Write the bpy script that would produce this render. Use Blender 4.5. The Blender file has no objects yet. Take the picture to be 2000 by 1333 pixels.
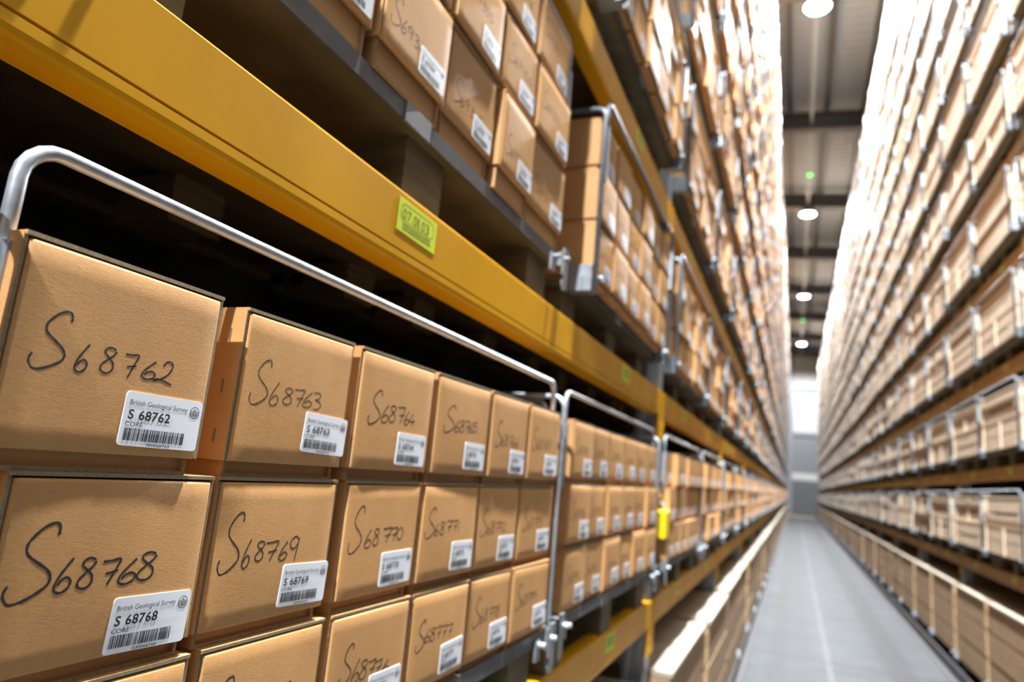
import bpy, math, random
from mathutils import Matrix, Vector
random.seed(7)
C = bpy.context.scene.collection
SC = bpy.context.scene

# ---------------------------------------------------------------- camera, world, exposure
H = 1.62                                  # the lens is 1.62 m above the floor


def camera_axes(yaw, pitch, roll):
    cy, sy = math.cos(yaw), math.sin(yaw)
    fwd = Vector((-sy * math.cos(pitch), cy * math.cos(pitch), math.sin(pitch)))
    right = Vector((cy, sy, 0))
    up = right.cross(fwd)
    r2 = right * math.cos(roll) + up * math.sin(roll)
    u2 = -right * math.sin(roll) + up * math.cos(roll)
    return r2, u2, -fwd


AX = camera_axes(math.radians(23.05), math.radians(10.52), math.radians(5.24))
cam_data = bpy.data.cameras.new('camera')
cam = bpy.data.objects.new('camera', cam_data)
C.objects.link(cam)
m = Matrix((AX[0], AX[1], AX[2])).transposed().to_4x4()
m.translation = (0, 0, H)
cam.matrix_world = m
cam_data.sensor_width = 36
cam_data.lens = 24
cam_data.clip_start = 0.02
cam_data.clip_end = 200
cam_data.dof.use_dof = True
cam_data.dof.focus_distance = 0.60
cam_data.dof.aperture_fstop = 3.9
cam_data.dof.aperture_blades = 9
SC.camera = cam

world = bpy.data.worlds.new('world')
SC.world = world
world.use_nodes = True
world.node_tree.nodes['Background'].inputs[0].default_value = (0.6, 0.75, 1, 1)
world.node_tree.nodes['Background'].inputs[1].default_value = 0.0
SC.view_settings.view_transform = 'Standard'
SC.view_settings.look = 'None'
SC.view_settings.exposure = 0.0
SC.view_settings.gamma = 1.0
SC.view_settings.use_curve_mapping = False
LAMP_WATTS = 23000.0
SC.cycles.use_denoising = True
SC.cycles.max_bounces = 8
SC.cycles.diffuse_bounces = 5
SC.cycles.sample_clamp_indirect = 6.0


# ---------------------------------------------------------------- materials
def new_mat(name):
    mt = bpy.data.materials.new(name)
    mt.use_nodes = True
    nt = mt.node_tree
    return mt, nt, nt.nodes['Principled BSDF']


def nd(nt, kind, **kw):
    n = nt.nodes.new(kind)
    for k, v in kw.items():
        if k in n.inputs:
            n.inputs[k].default_value = v
        else:
            setattr(n, k, v)
    return n


def ramp(nt, fac, stops):
    r = nt.nodes.new('ShaderNodeValToRGB')
    els = r.color_ramp.elements
    while len(els) < len(stops):
        els.new(0.5)
    for e, (p, c) in zip(els, stops):
        e.position = p
        e.color = (*c, 1)
    nt.links.new(fac, r.inputs[0])
    return r.outputs[0]


def coords(nt, scale=(1, 1, 1), kind='Object'):
    tc = nt.nodes.new('ShaderNodeTexCoord')
    mp = nt.nodes.new('ShaderNodeMapping')
    mp.inputs['Scale'].default_value = scale
    nt.links.new(tc.outputs[kind], mp.inputs[0])
    return mp.outputs[0]


def mul_value(nt, color, lo, hi, source='object'):
    """brightness that varies from one object (or loose piece) to the next"""
    if source == 'object':
        src = nt.nodes.new('ShaderNodeObjectInfo').outputs['Random']
    else:
        src = nt.nodes.new('ShaderNodeNewGeometry').outputs['Random Per Island']
    mr = nd(nt, 'ShaderNodeMapRange')
    mr.inputs['To Min'].default_value = lo
    mr.inputs['To Max'].default_value = hi
    nt.links.new(src, mr.inputs['Value'])
    hs = nt.nodes.new('ShaderNodeHueSaturation')
    nt.links.new(mr.outputs[0], hs.inputs['Value'])
    nt.links.new(color, hs.inputs['Color'])
    return hs.outputs[0]


def bump(nt, bsdf, height, strength, dist=0.001):
    b = nd(nt, 'ShaderNodeBump')
    b.inputs['Strength'].default_value = strength
    b.inputs['Distance'].default_value = dist
    nt.links.new(height, b.inputs['Height'])
    nt.links.new(b.outputs[0], bsdf.inputs['Normal'])


def simple(name, color, rough=0.6, metallic=0.0, noise=0.0, nscale=20, stretch=(1, 1, 1)):
    mt, nt, b = new_mat(name)
    b.inputs['Roughness'].default_value = rough
    b.inputs['Metallic'].default_value = metallic
    if noise:
        n = nd(nt, 'ShaderNodeTexNoise', Scale=nscale, Detail=5.0)
        nt.links.new(coords(nt, stretch), n.inputs['Vector'])
        lo = tuple(c * (1 - noise) for c in color)
        hi = tuple(min(1, c * (1 + noise)) for c in color)
        nt.links.new(ramp(nt, n.outputs[0], [(0.3, lo), (0.7, hi)]), b.inputs['Base Color'])
    else:
        b.inputs['Base Color'].default_value = (*color, 1)
    return mt


def cardboard_material(name, source):
    mt, nt, b = new_mat(name)
    b.inputs['Roughness'].default_value = 0.62
    co = coords(nt, (1, 1, 1))
    n1 = nd(nt, 'ShaderNodeTexNoise', Scale=9.0, Detail=4.0)
    n2 = nd(nt, 'ShaderNodeTexNoise', Scale=150.0, Detail=6.0, Roughness=0.65)
    n2.inputs['Distortion'].default_value = 1.5
    st = coords(nt, (1, 1, 3.0))
    nt.links.new(co, n1.inputs['Vector'])
    nt.links.new(st, n2.inputs['Vector'])
    c1 = ramp(nt, n1.outputs[0], [(0.3, (0.50, 0.260, 0.090)), (0.7, (0.60, 0.315, 0.112))])
    c2 = ramp(nt, n2.outputs[0], [(0.35, (0.80, 0.79, 0.77)), (0.55, (1, 1, 1)), (0.72, (1.0, 1.0, 1.0))])
    mx = nd(nt, 'ShaderNodeMixRGB', blend_type='MULTIPLY')
    mx.inputs[0].default_value = 0.7
    nt.links.new(c1, mx.inputs[1])
    nt.links.new(c2, mx.inputs[2])
    nt.links.new(mul_value(nt, mx.outputs[0], 0.9, 1.08, source), b.inputs['Base Color'])
    bump(nt, b, n2.outputs[0], 0.2, 0.0008)
    return mt


def wood_material(name, lo, hi, source='object', along=(1.2, 1.2, 14)):
    mt, nt, b = new_mat(name)
    b.inputs['Roughness'].default_value = 0.7
    n = nd(nt, 'ShaderNodeTexNoise', Scale=5.0, Detail=6.0)
    n.inputs['Distortion'].default_value = 0.8
    nt.links.new(coords(nt, along), n.inputs['Vector'])
    c = ramp(nt, n.outputs[0], [(0.3, lo), (0.7, hi)])
    g = nt.nodes.new('ShaderNodeNewGeometry').outputs['Random Per Island']
    mr = nd(nt, 'ShaderNodeMapRange')
    mr.inputs['To Min'].default_value = 0.72
    mr.inputs['To Max'].default_value = 1.15
    nt.links.new(g, mr.inputs['Value'])
    hs = nt.nodes.new('ShaderNodeHueSaturation')
    nt.links.new(mr.outputs[0], hs.inputs['Value'])
    nt.links.new(c, hs.inputs['Color'])
    nt.links.new(hs.outputs[0], b.inputs['Base Color'])
    bump(nt, b, n.outputs[0], 0.2, 0.002)
    return mt


def galvanised(name, color, rough=0.38):
    mt, nt, b = new_mat(name)
    b.inputs['Metallic'].default_value = 0.45
    v = nd(nt, 'ShaderNodeTexNoise', Scale=60.0, Detail=4.0)
    nt.links.new(coords(nt), v.inputs['Vector'])
    nt.links.new(ramp(nt, v.outputs[0], [(0.3, tuple(c * 0.75 for c in color)), (0.7, color)]), b.inputs['Base Color'])
    r = ramp(nt, v.outputs[0], [(0.3, (rough - 0.08,) * 3), (0.7, (rough + 0.1,) * 3)])
    nt.links.new(r, b.inputs['Roughness'])
    return mt


def concrete_material():
    mt, nt, b = new_mat('polished_concrete')
    tc = nt.nodes.new('ShaderNodeTexCoord')
    n1 = nd(nt, 'ShaderNodeTexNoise', Scale=1.6, Detail=6.0)
    n2 = nd(nt, 'ShaderNodeTexNoise', Scale=28.0, Detail=5.0)
    for n in (n1, n2):
        nt.links.new(tc.outputs['Object'], n.inputs['Vector'])
    base = ramp(nt, n1.outputs[0], [(0.32, (0.052, 0.057, 0.062)), (0.68, (0.072, 0.077, 0.082))])
    sp = nt.nodes.new('ShaderNodeSeparateXYZ')
    nt.links.new(tc.outputs['Object'], sp.inputs[0])

    def band(src, centre, half, soft):
        s = nd(nt, 'ShaderNodeMath', operation='SUBTRACT')
        s.inputs[1].default_value = centre
        nt.links.new(src, s.inputs[0])
        a = nd(nt, 'ShaderNodeMath', operation='ABSOLUTE')
        nt.links.new(s.outputs[0], a.inputs[0])
        mr = nd(nt, 'ShaderNodeMapRange')
        mr.inputs['From Min'].default_value = half
        mr.inputs['From Max'].default_value = half + soft
        mr.inputs['To Min'].default_value = 1
        mr.inputs['To Max'].default_value = 0
        nt.links.new(a.outputs[0], mr.inputs['Value'])
        return mr.outputs[0]

    def blend(col, fac, tint, amount, noise=None):
        f = nd(nt, 'ShaderNodeMath', operation='MULTIPLY')
        f.inputs[1].default_value = amount
        nt.links.new(fac, f.inputs[0])
        out = f.outputs[0]
        if noise is not None:
            g = nd(nt, 'ShaderNodeMath', operation='MULTIPLY')
            nt.links.new(out, g.inputs[0])
            nt.links.new(noise, g.inputs[1])
            out = g.outputs[0]
        mx = nt.nodes.new('ShaderNodeMixRGB')
        nt.links.new(out, mx.inputs[0])
        nt.links.new(col, mx.inputs[1])
        mx.inputs[2].default_value = (*tint, 1)
        return mx.outputs[0]

    col = blend(base, band(sp.outputs[0], 0.33, 0.02, 0.012), (0.13, 0.135, 0.14), 0.5)      # filled guide wire slot
    col = blend(col, band(sp.outputs[0], 0.05, 0.07, 0.1), (0.05, 0.05, 0.052), 0.7, n1.outputs[0])    # wheel tracks
    col = blend(col, band(sp.outputs[0], 0.98, 0.09, 0.08), (0.045, 0.045, 0.047), 0.8)
    col = blend(col, band(sp.outputs[0], -0.14, 0.05, 0.06), (0.05, 0.05, 0.052), 0.6)
    # saw-cut joints across the aisle every six metres
    fr = nd(nt, 'ShaderNodeMath', operation='PINGPONG')
    fr.inputs[1].default_value = 3.0
    off = nd(nt, 'ShaderNodeMath', operation='ADD')
    off.inputs[1].default_value = -8.0 + 60.0
    nt.links.new(sp.outputs[1], off.inputs[0])
    nt.links.new(off.outputs[0], fr.inputs[0])
    lt = nd(nt, 'ShaderNodeMath', operation='LESS_THAN')
    lt.inputs[1].default_value = 0.04
    nt.links.new(fr.outputs[0], lt.inputs[0])
    col = blend(col, lt.outputs[0], (0.04, 0.04, 0.042), 0.7)
    nt.links.new(col, b.inputs['Base Color'])
    nt.links.new(ramp(nt, n2.outputs[0], [(0.3, (0.55,) * 3), (0.7, (0.7,) * 3)]), b.inputs['Roughness'])
    b.inputs['Specular IOR Level'].default_value = 0.08
    return mt


def emission(name, color, strength):
    mt, nt, b = new_mat(name)
    b.inputs['Base Color'].default_value = (*color, 1)
    b.inputs['Emission Color'].default_value = (*color, 1)
    b.inputs['Emission Strength'].default_value = strength
    return mt


def ribbed(name, color, axis, pitch, rough=0.5, depth=0.02):
    """profiled sheet cladding: ribs across the given axis"""
    mt, nt, b = new_mat(name)
    b.inputs['Roughness'].default_value = rough
    w = nd(nt, 'ShaderNodeTexWave', wave_type='BANDS', bands_direction=axis, Scale=1.0 / pitch * 0.314)
    nt.links.new(coords(nt), w.inputs['Vector'])
    b.inputs['Base Color'].default_value = (*color, 1)
    bump(nt, b, w.outputs[1], 0.6, depth)
    return mt


CARD = cardboard_material('cardboard', 'object')
CARD_MASS = cardboard_material('cardboard_pieces', 'island')
EDGE = simple('corrugated_edge', (0.25, 0.195, 0.115), 0.85, noise=0.25, nscale=300)
INK = simple('marker_ink', (0.018, 0.018, 0.022), 0.55)
PRINT = simple('printed_ink', (0.012, 0.012, 0.014), 0.5)
PAPER = simple('label_paper', (0.82, 0.85, 0.90), 0.5)
STAPLE = simple('staple_wire', (0.35, 0.36, 0.38), 0.35, 0.9)
GALV = galvanised('galvanised_steel', (0.42, 0.46, 0.50), 0.36)
GALV_POST = galvanised('weathered_galvanised_tube', (0.17, 0.19, 0.21), 0.45)
GALV_BOOT = galvanised('galvanised_boot_plate', (0.30, 0.335, 0.37), 0.42)
GALV_DULL = galvanised('dull_galvanised_steel', (0.24, 0.255, 0.27), 0.5)
LIP = simple('grey_steel_lip', (0.10, 0.104, 0.108), 0.5, 0.3, noise=0.3, nscale=14)
LIP_DARK = simple('dark_steel_lip', (0.045, 0.046, 0.048), 0.55, 0.3)
SHADED_YELLOW = simple('shaded_rack_paint', (0.34, 0.175, 0.022), 0.5, 0.0, noise=0.1, nscale=6)  # rack yellow darkened to carry the shade of the overhanging pallets
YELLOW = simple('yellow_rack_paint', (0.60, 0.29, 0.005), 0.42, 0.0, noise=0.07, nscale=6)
YELLOW.node_tree.nodes['Principled BSDF'].inputs['Specular IOR Level'].default_value = 0.15
LIME = simple('lime_label', (0.62, 0.72, 0.02), 0.5)
LIME_INK = simple('grey_green_print', (0.10, 0.12, 0.02), 0.5)
BRIGHT_YELLOW = simple('bright_yellow_plastic', (0.85, 0.58, 0.0), 0.4)
PALLET = wood_material('pallet_wood', (0.10, 0.078, 0.036), (0.18, 0.14, 0.072))
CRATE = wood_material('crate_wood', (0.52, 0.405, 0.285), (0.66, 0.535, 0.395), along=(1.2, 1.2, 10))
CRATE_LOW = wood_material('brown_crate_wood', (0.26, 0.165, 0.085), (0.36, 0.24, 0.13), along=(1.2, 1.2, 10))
CRATE_PALE = wood_material('pale_crate_wood', (0.32, 0.275, 0.205), (0.42, 0.37, 0.29), along=(1.2, 1.2, 10))
DARKSTEEL = simple('dark_structural_steel', (0.03, 0.032, 0.036), 0.5, 0.2)
RAILSTEEL = simple('painted_rail_steel', (0.060, 0.057, 0.062), 0.75, 0.0, noise=0.25, nscale=5)
HOUSING = simple('lamp_housing', (0.10, 0.10, 0.105), 0.5, 0.3)
LENS = emission('lamp_lens', (0.95, 0.98, 1.0), 60.0)
GREEN = emission('green_indicator', (0.08, 0.9, 0.16), 4.0)
TRUNK = simple('pale_trunking', (0.22, 0.25, 0.28), 0.4, 0.3)
CONCRETE = concrete_material()
ROOF = ribbed('roof_sheet', (0.165, 0.20, 0.25), 'Y', 0.33, 0.55, 0.03)
CLAD_PALE = ribbed('pale_wall_sheet', (0.36, 0.355, 0.34), 'Z', 0.35, 0.5)
CLAD_GREY = ribbed('grey_wall_sheet', (0.10, 0.105, 0.115), 'Z', 0.2, 0.5)
LIGHT_BLOCK = simple('light_block_sheet', (0.025, 0.025, 0.027), 0.8)
DOORMAT = simple('grey_door_paint', (0.06, 0.063, 0.07), 0.5)
COLUMN = simple('grey_column_paint', (0.13, 0.14, 0.155), 0.5)
THRESH = simple('pale_threshold', (0.62, 0.48, 0.34), 0.6)


# ---------------------------------------------------------------- mesh building
class MB:
    def __init__(self):
        self.v, self.f, self.mi, self.mats = [], [], [], []

    def mat(self, mt):
        if mt not in self.mats:
            self.mats.append(mt)
        return self.mats.index(mt)

    def poly(self, verts, faces, mt, mats=None):
        o = len(self.v)
        self.v += [tuple(p) for p in verts]
        i = self.mat(mt)
        for k, f in enumerate(faces):
            self.f.append([o + q for q in f])
            self.mi.append(i if not mats or k not in mats else self.mat(mats[k]))

    def box(self, lo, hi, mt, front=None):
        """front: another material for the +x face"""
        x0, y0, z0 = lo
        x1, y1, z1 = hi
        vs = [(x0, y0, z0), (x1, y0, z0), (x1, y1, z0), (x0, y1, z0), (x0, y0, z1), (x1, y0, z1), (x1, y1, z1), (x0, y1, z1)]
        fs = [(0, 3, 2, 1), (4, 5, 6, 7), (0, 1, 5, 4), (1, 2, 6, 5), (2, 3, 7, 6), (3, 0, 4, 7)]
        self.poly(vs, fs, mt, {3: front} if front else None)

    def prism(self, prof, y0, y1, mt):
        """profile in (x, z), counter-clockwise seen from -y, extruded along y"""
        n = len(prof)
        vs = [(x, y0, z) for x, z in prof] + [(x, y1, z) for x, z in prof]
        fs = [list(range(n)), list(range(2 * n - 1, n - 1, -1))]
        fs += [(i, i + n, (i + 1) % n + n, (i + 1) % n) for i in range(n)]
        self.poly(vs, fs, mt)

    def plate(self, outline, x0, x1, mt):
        """outline in (y, z) extruded along x"""
        n = len(outline)
        vs = [(x0, y, z) for y, z in outline] + [(x1, y, z) for y, z in outline]
        fs = [list(range(n))[::-1], list(range(n, 2 * n))]
        fs += [(i, (i + 1) % n, (i + 1) % n + n, i + n) for i in range(n)]
        self.poly(vs, fs, mt)

    def tube(self, path, r, mt, seg=10, caps=True):
        path = [Vector(p) for p in path]
        n = len(path)
        rings = []
        prev = None
        for i, p in enumerate(path):
            t = (path[min(i + 1, n - 1)] - path[max(i - 1, 0)]).normalized()
            if prev is None:
                a = Vector((0, 0, 1)) if abs(t.z) < 0.9 else Vector((1, 0, 0))
                u = t.cross(a).normalized()
            else:
                u = (prev - t * prev.dot(t)).normalized()
            prev = u
            w = t.cross(u)
            rings.append([p + u * (r * math.cos(2 * math.pi * k / seg)) + w * (r * math.sin(2 * math.pi * k / seg)) for k in range(seg)])
        vs = [q for ring in rings for q in ring]
        fs = []
        for i in range(n - 1):
            for k in range(seg):
                a, b = i * seg + k, i * seg + (k + 1) % seg
                fs.append((a, b, b + seg, a + seg))
        if caps:
            fs.append(list(range(seg))[::-1])
            fs.append([(n - 1) * seg + k for k in range(seg)])
        self.poly(vs, fs, mt)

    def lathe(self, prof, centre, mt, seg=20):
        """(radius, z) profile about a vertical axis"""
        cx, cy, cz = centre
        n = len(prof)
        vs = [(cx + r * math.cos(2 * math.pi * k / seg), cy + r * math.sin(2 * math.pi * k / seg), cz + z) for r, z in prof for k in range(seg)]
        fs = []
        for i in range(n - 1):
            for k in range(seg):
                a, b = i * seg + k, i * seg + (k + 1) % seg
                fs.append((a, b, b + seg, a + seg))
        self.poly(vs, fs, mt)

    def add(self, other, mat4):
        """another MB, moved by a matrix"""
        o = len(self.v)
        self.v += [tuple(mat4 @ Vector(p)) for p in other.v]
        idx = [self.mat(x) for x in other.mats]
        for f, k in zip(other.f, other.mi):
            self.f.append([o + q for q in f])
            self.mi.append(idx[k])

    def mesh(self, name, smooth=False):
        me = bpy.data.meshes.new(name)
        me.from_pydata(self.v, [], self.f)
        for mt in self.mats:
            me.materials.append(mt)
        me.polygons.foreach_set('material_index', self.mi)
        if smooth:
            me.polygons.foreach_set('use_smooth', [True] * len(self.f))
        me.update()
        return me

    def build(self, name, parent=None, smooth=False, loc=None):
        return obj(name, self.mesh(name, smooth), parent, loc)


def obj(name, me, parent=None, loc=None, rot=None):
    o = bpy.data.objects.new(name, me)
    C.objects.link(o)
    if parent:
        o.parent = parent
    if loc:
        o.location = loc
    if rot:
        o.rotation_euler = rot
    return o


def empty(name, loc=(0, 0, 0), rz=0.0):
    o = bpy.data.objects.new(name, None)
    C.objects.link(o)
    o.empty_display_size = 0.05
    o.location = loc
    o.rotation_euler = (0, 0, rz)
    return o


def tag(o, label=None, cat=None, group=None, kind=None):
    if label:
        o['label'] = label
    if cat:
        o['category'] = cat
    if group:
        o['group'] = group
    if kind:
        o['kind'] = kind
    return o


def bevelled(o, w, seg=2):
    b = o.modifiers.new('bevel', 'BEVEL')
    b.width = w
    b.segments = seg
    b.limit_method = 'ANGLE'
    return o


ORD = ['first', 'second', 'third', 'fourth', 'fifth', 'sixth', 'seventh', 'eighth', 'ninth', 'tenth', 'eleventh', 'twelfth',
       'thirteenth', 'fourteenth', 'fifteenth', 'sixteenth', 'seventeenth', 'eighteenth', 'nineteenth', 'twentieth']


def ordinal(n):
    if n <= 20:
        return ORD[n - 1]
    tens = {20: 'twenty', 30: 'thirty', 40: 'forty'}[n // 10 * 10]
    if n % 10 == 0:
        return {20: 'twentieth', 30: 'thirtieth', 40: 'fortieth'}[n]
    return tens + '-' + ORD[n % 10 - 1]


# ---------------------------------------------------------------- what the camera sees of a rectangle
def project(p):
    v = Vector(p) - Vector((0, 0, H))
    cx, cy, cz = v.dot(AX[0]), v.dot(AX[1]), v.dot(AX[2])
    if cz > -0.05:
        return None
    return (1000 + 1333.3 * cx / -cz, 666.5 - 1333.3 * cy / -cz)


def seen_area(corners):
    pts = [project(p) for p in corners]
    if any(p is None for p in pts):
        return 0.0
    xs = [min(2000, max(0, p[0])) for p in pts]
    ys = [min(1333, max(0, p[1])) for p in pts]
    return abs(sum(xs[i - 1] * ys[i] - xs[i] * ys[i - 1] for i in range(len(pts)))) / 2


# ---------------------------------------------------------------- dimensions of the racking
BAY = 2.66                   # upright to upright
UP0 = 0.32                   # first upright
NBAY = 21
SHIFT = {'left': 0.0, 'right': 0.50}      # the right rack's uprights stand half a metre farther along
XL, XR = -0.5, 1.555         # faces of the goods on the lowest shelves
XBL, XBR = -0.537, 1.59      # faces of the beams
LEVELS = [0.0] + [1.142 + 0.865 * k for k in range(12)]     # floor, then the tops of the beams
CAGE = [(0.07, 1.235), (1.355, 1.235)]                      # start and length of the two caged pallets of a bay
DECK = 0.1115                # underside of the pallet boards above the beam
AISLE_END = UP0 + NBAY * BAY

# ---------------------------------------------------------------- setting
mb = MB()
mb.box((-1.9, -14, -0.3), (2.96, 66, 0), CONCRETE)
tag(mb.build('floor'), 'pale concrete aisle floor with wheel tracks and joints', kind='structure')


def roof_z(x):
    return 13.55 - 0.06 * (x - 0.3)


mb = MB()
mb.poly([(-1.9, -14, roof_z(-1.9)), (2.96, -14, roof_z(2.96)), (2.96, 66, roof_z(2.96)), (-1.9, 66, roof_z(-1.9)),
         (-1.9, -14, roof_z(-1.9) + .12), (2.96, -14, roof_z(2.96) + .12), (2.96, 66, roof_z(2.96) + .12), (-1.9, 66, roof_z(-1.9) + .12)],
        [(3, 2, 1, 0), (4, 5, 6, 7), (0, 1, 5, 4), (1, 2, 6, 5), (2, 3, 7, 6), (3, 0, 4, 7)], ROOF)
tag(mb.build('ceiling'), 'grey profiled sheet roof high above the aisle', kind='structure')
for side, x0, x1 in (('left', -1.9, -1.72), ('right', 2.78, 2.96)):  # added dark sheets close behind the racks, keeping lamp light out
    mb = MB()
    mb.box((x0, -14, 0), (x1, 66, 13.75), LIGHT_BLOCK)
    tag(mb.build('wall_' + side), 'added dark light-blocking sheet behind the %s rack' % side, kind='structure')
mb = MB()
mb.box((-1.9, -14.2, 0), (2.96, -14, 13.75), CLAD_GREY)
tag(mb.build('wall_near'), 'grey sheet wall behind the photographer', kind='structure')
WY = 61.5
mb = MB()
mb.box((-1.72, WY, 0), (2.78, WY + .2, 6.4), CLAD_GREY)
mb.box((-1.72, WY, 6.4), (2.78, WY + .2, 13.4), CLAD_PALE)
tag(mb.build('wall_far'), 'far end wall with grey lower and white upper sheeting', kind='structure')
mb = MB()
mb.box((-1.72, WY - .12, 2.75), (2.78, WY - .01, 3.35), CLAD_PALE)
tag(mb.build('trim_1'), 'pale horizontal band across the far end wall', kind='structure')
mb = MB()
mb.box((-1.72, WY - .16, 6.35), (2.78, WY - .01, 6.65), COLUMN)
tag(mb.build('trim_2'), 'grey sheeting rail across the far end wall', kind='structure')
mb = MB()
mb.box((-1.72, WY - .16, 10.0), (2.78, WY - .01, 10.35), COLUMN)
tag(mb.build('trim_3'), 'upper grey sheeting rail across the far end wall', kind='structure')
mb = MB()
mb.box((-.2, WY - .1, 0), (2.6, WY - .01, 2.65), DOORMAT)
for k in range(8):
    mb.box((-.15, WY - .13, .06 + .32 * k), (2.55, WY - .1, .32 + .32 * k), DOORMAT)
tag(mb.build('door_1'), 'dark grey sectional door in the far end wall', kind='structure')
mb = MB()
mb.box((-.66, WY - .45, 0), (-.2, WY - .17, 12.9), COLUMN)
tag(mb.build('steel_column'), 'grey steel column beside the far door', kind='structure')
mb = MB()
mb.box((-.42, 56.3, 0), (1.43, 57.6, 0.012), THRESH)
tag(mb.build('trim_4'), 'pale orange strip across the end of the aisle floor', kind='structure')
for k in range(-3, 10):
    y = 15.0 + 6.4 * k
    mb = MB()
    for z0, z1, hw in ((-.80, -.75, .15), (-.75, -.28, .012), (-.28, -.23, .15)):
        pts = [(x, y + s * hw, roof_z(x) + z) for z in (z0, z1) for x, s in ((-1.72, -1), (2.78, -1), (2.78, 1), (-1.72, 1))]
        mb.poly(pts, [(0, 3, 2, 1), (4, 5, 6, 7), (0, 1, 5, 4), (1, 2, 6, 5), (2, 3, 7, 6), (3, 0, 4, 7)], DARKSTEEL)
    tag(mb.build('roof_rafter'), 'dark steel rafter crossing the roof, %s along the aisle' % ordinal(k + 4), kind='structure')
for n, x in enumerate((-1.3, -.27, .78, 1.8)):
    mb = MB()
    mb.box((x - .05, -13.8, roof_z(x) - .22), (x + .05, 61.0, roof_z(x) - .02), DARKSTEEL)
    tag(mb.build('roof_purlin'), 'long dark purlin running under the roof, %s from the left' % ordinal(n + 1), kind='structure')

# ---------------------------------------------------------------- lamps
mb = MB()
mb.box((.30, -12.5, 12.92), (.38, 60.0, 12.99), TRUNK)
tag(mb.build('cable_trunking'), 'pale trunking carrying the row of aisle lamps under the roof', 'trunking')


def make_lamp(y, label, dim=1.0):
    t = tag(empty('high_bay_lamp', (.34, y, 12.60)), label, 'lamp', 'high bay lamps above the aisle')
    h = MB()
    h.lathe([(0, .16), (.08, .16), (.10, .10), (.25, .05), (.30, 0.0), (.29, -.01), (.27, -.01)], (0, 0, 0), HOUSING, 24)
    h.build('housing', t, True)
    s = MB()
    s.box((-.008, -.06, .12), (.008, -.045, .325), GALV_DULL)
    s.box((-.008, .045, .12), (.008, .06, .325), GALV_DULL)
    s.build('bracket', t)
    l = MB()
    l.lathe([(.27, -.008), (.25, -.03), (.14, -.055), (0, -.065)], (0, 0, 0), LENS, 24)
    l.build('lens', t, True)
    ld = bpy.data.lights.new('lamp_light', 'SPOT')
    ld.spot_size = math.radians(172)
    ld.spot_blend = .25
    ld.shadow_soft_size = .13
    ld.energy = LAMP_WATTS * dim
    ld.color = (0.95, 0.975, 1.0)
    lo = bpy.data.objects.new('lamp_light', ld)
    C.objects.link(lo)
    lo.parent = t
    lo.location = (0, 0, -.21)


for n, y in enumerate((-10.4, 2.4, 15.2, 28.0, 40.5, 54.0)):
    make_lamp(y, ['round lamp hanging over the aisle behind the photographer', 'round lamp hanging high over the nearest cartons',
                  'large bright round lamp at the top edge of the photo', 'bright round lamp, second down the row of aisle lamps',
                  'bright round lamp, third down the row of aisle lamps', 'small farthest round lamp near the end wall'][n], 1.0 if n < 2 else 0.37)
for n, y in enumerate((24.1, 46.0)):
    t = tag(empty('emergency_light', (.345, y, 12.53)), ['green lit emergency light between the two nearest visible lamps',
            'green lit emergency light beyond the third visible lamp'][n], 'emergency light')
    b = MB()
    b.box((-.08, -.08, -.015), (.08, .08, .02), TRUNK)
    b.box((-.006, -.006, .02), (.006, .006, .44), GALV_DULL)
    b.build('housing', t)
    b = MB()
    b.lathe([(.075, -.015), (.065, -.05), (0, -.07)], (0, 0, 0), GREEN, 16)
    b.build('indicator', t, True)

# ---------------------------------------------------------------- aisle guide rails
for side, x0, sgn in (('left', -.452, 1), ('right', 1.462, -1)):
    mb = MB()
    mb.prism([(x0 - .05 * sgn, 0), (x0 + .055 * sgn, 0), (x0 + .055 * sgn, .012), (x0 + .006 * sgn, .012), (x0 + .006 * sgn, .13), (x0 - .006 * sgn, .13), (x0 - .006 * sgn, .012), (x0 - .05 * sgn, .012)][::sgn],
             -13.5, 56.3, RAILSTEEL)
    tag(mb.build('guide_rail'), 'long grey steel guide rail on the floor along the %s rack' % side, 'guide rail')


# ---------------------------------------------------------------- glyphs
def font_mesh(text, bold=0.0):
    cu = bpy.data.curves.new('glyph', 'FONT')
    cu.body = text
    cu.size = 1.0
    cu.offset = bold
    cu.resolution_u = 3
    o = bpy.data.objects.new('glyph', cu)
    C.objects.link(o)
    dg = bpy.context.evaluated_depsgraph_get()
    me = bpy.data.meshes.new_from_object(o.evaluated_get(dg))
    vs = [(v.co.x, v.co.y) for v in me.vertices]
    fs = [list(p.vertices) for p in me.polygons]
    bpy.data.objects.remove(o)
    bpy.data.curves.remove(cu)
    bpy.data.meshes.remove(me)
    x0 = min(v[0] for v in vs)
    x1 = max(v[0] for v in vs)
    return [(x - x0, y) for x, y in vs], fs, x1 - x0


GLYPH = {c: font_mesh(c, 0.018) for c in 'S0123456789BG'}
GLYPH_THIN = {c: font_mesh(c) for c in 'S0123456789.'}
TITLE = font_mesh('British Geological Survey')
CORE = font_mesh('CORE')


def put_glyph(mb, g, u, v, size, mt, width=None, x=0.0):
    """draw flat letters on the plane x, u along +y, v along +z"""
    vs, fs, w = g
    sx = size if width is None else width / w
    mb.poly([(x, u + p[0] * sx, v + p[1] * size) for p in vs], fs, mt)
    return w * sx


def put_string(mb, table, text, u, v, size, mt, width, x=0.0):
    total = sum((.35 if c == ' ' else table[c][2] + .06) for c in text) - .06
    k = width / total
    for c in text:
        if c == ' ':
            u += .35 * k
            continue
        g = table[c]
        put_glyph(mb, g, u, v, size, mt, g[2] * k, x)
        u += (g[2] + .06) * k


SW, SH = .0785, .0435


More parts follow.
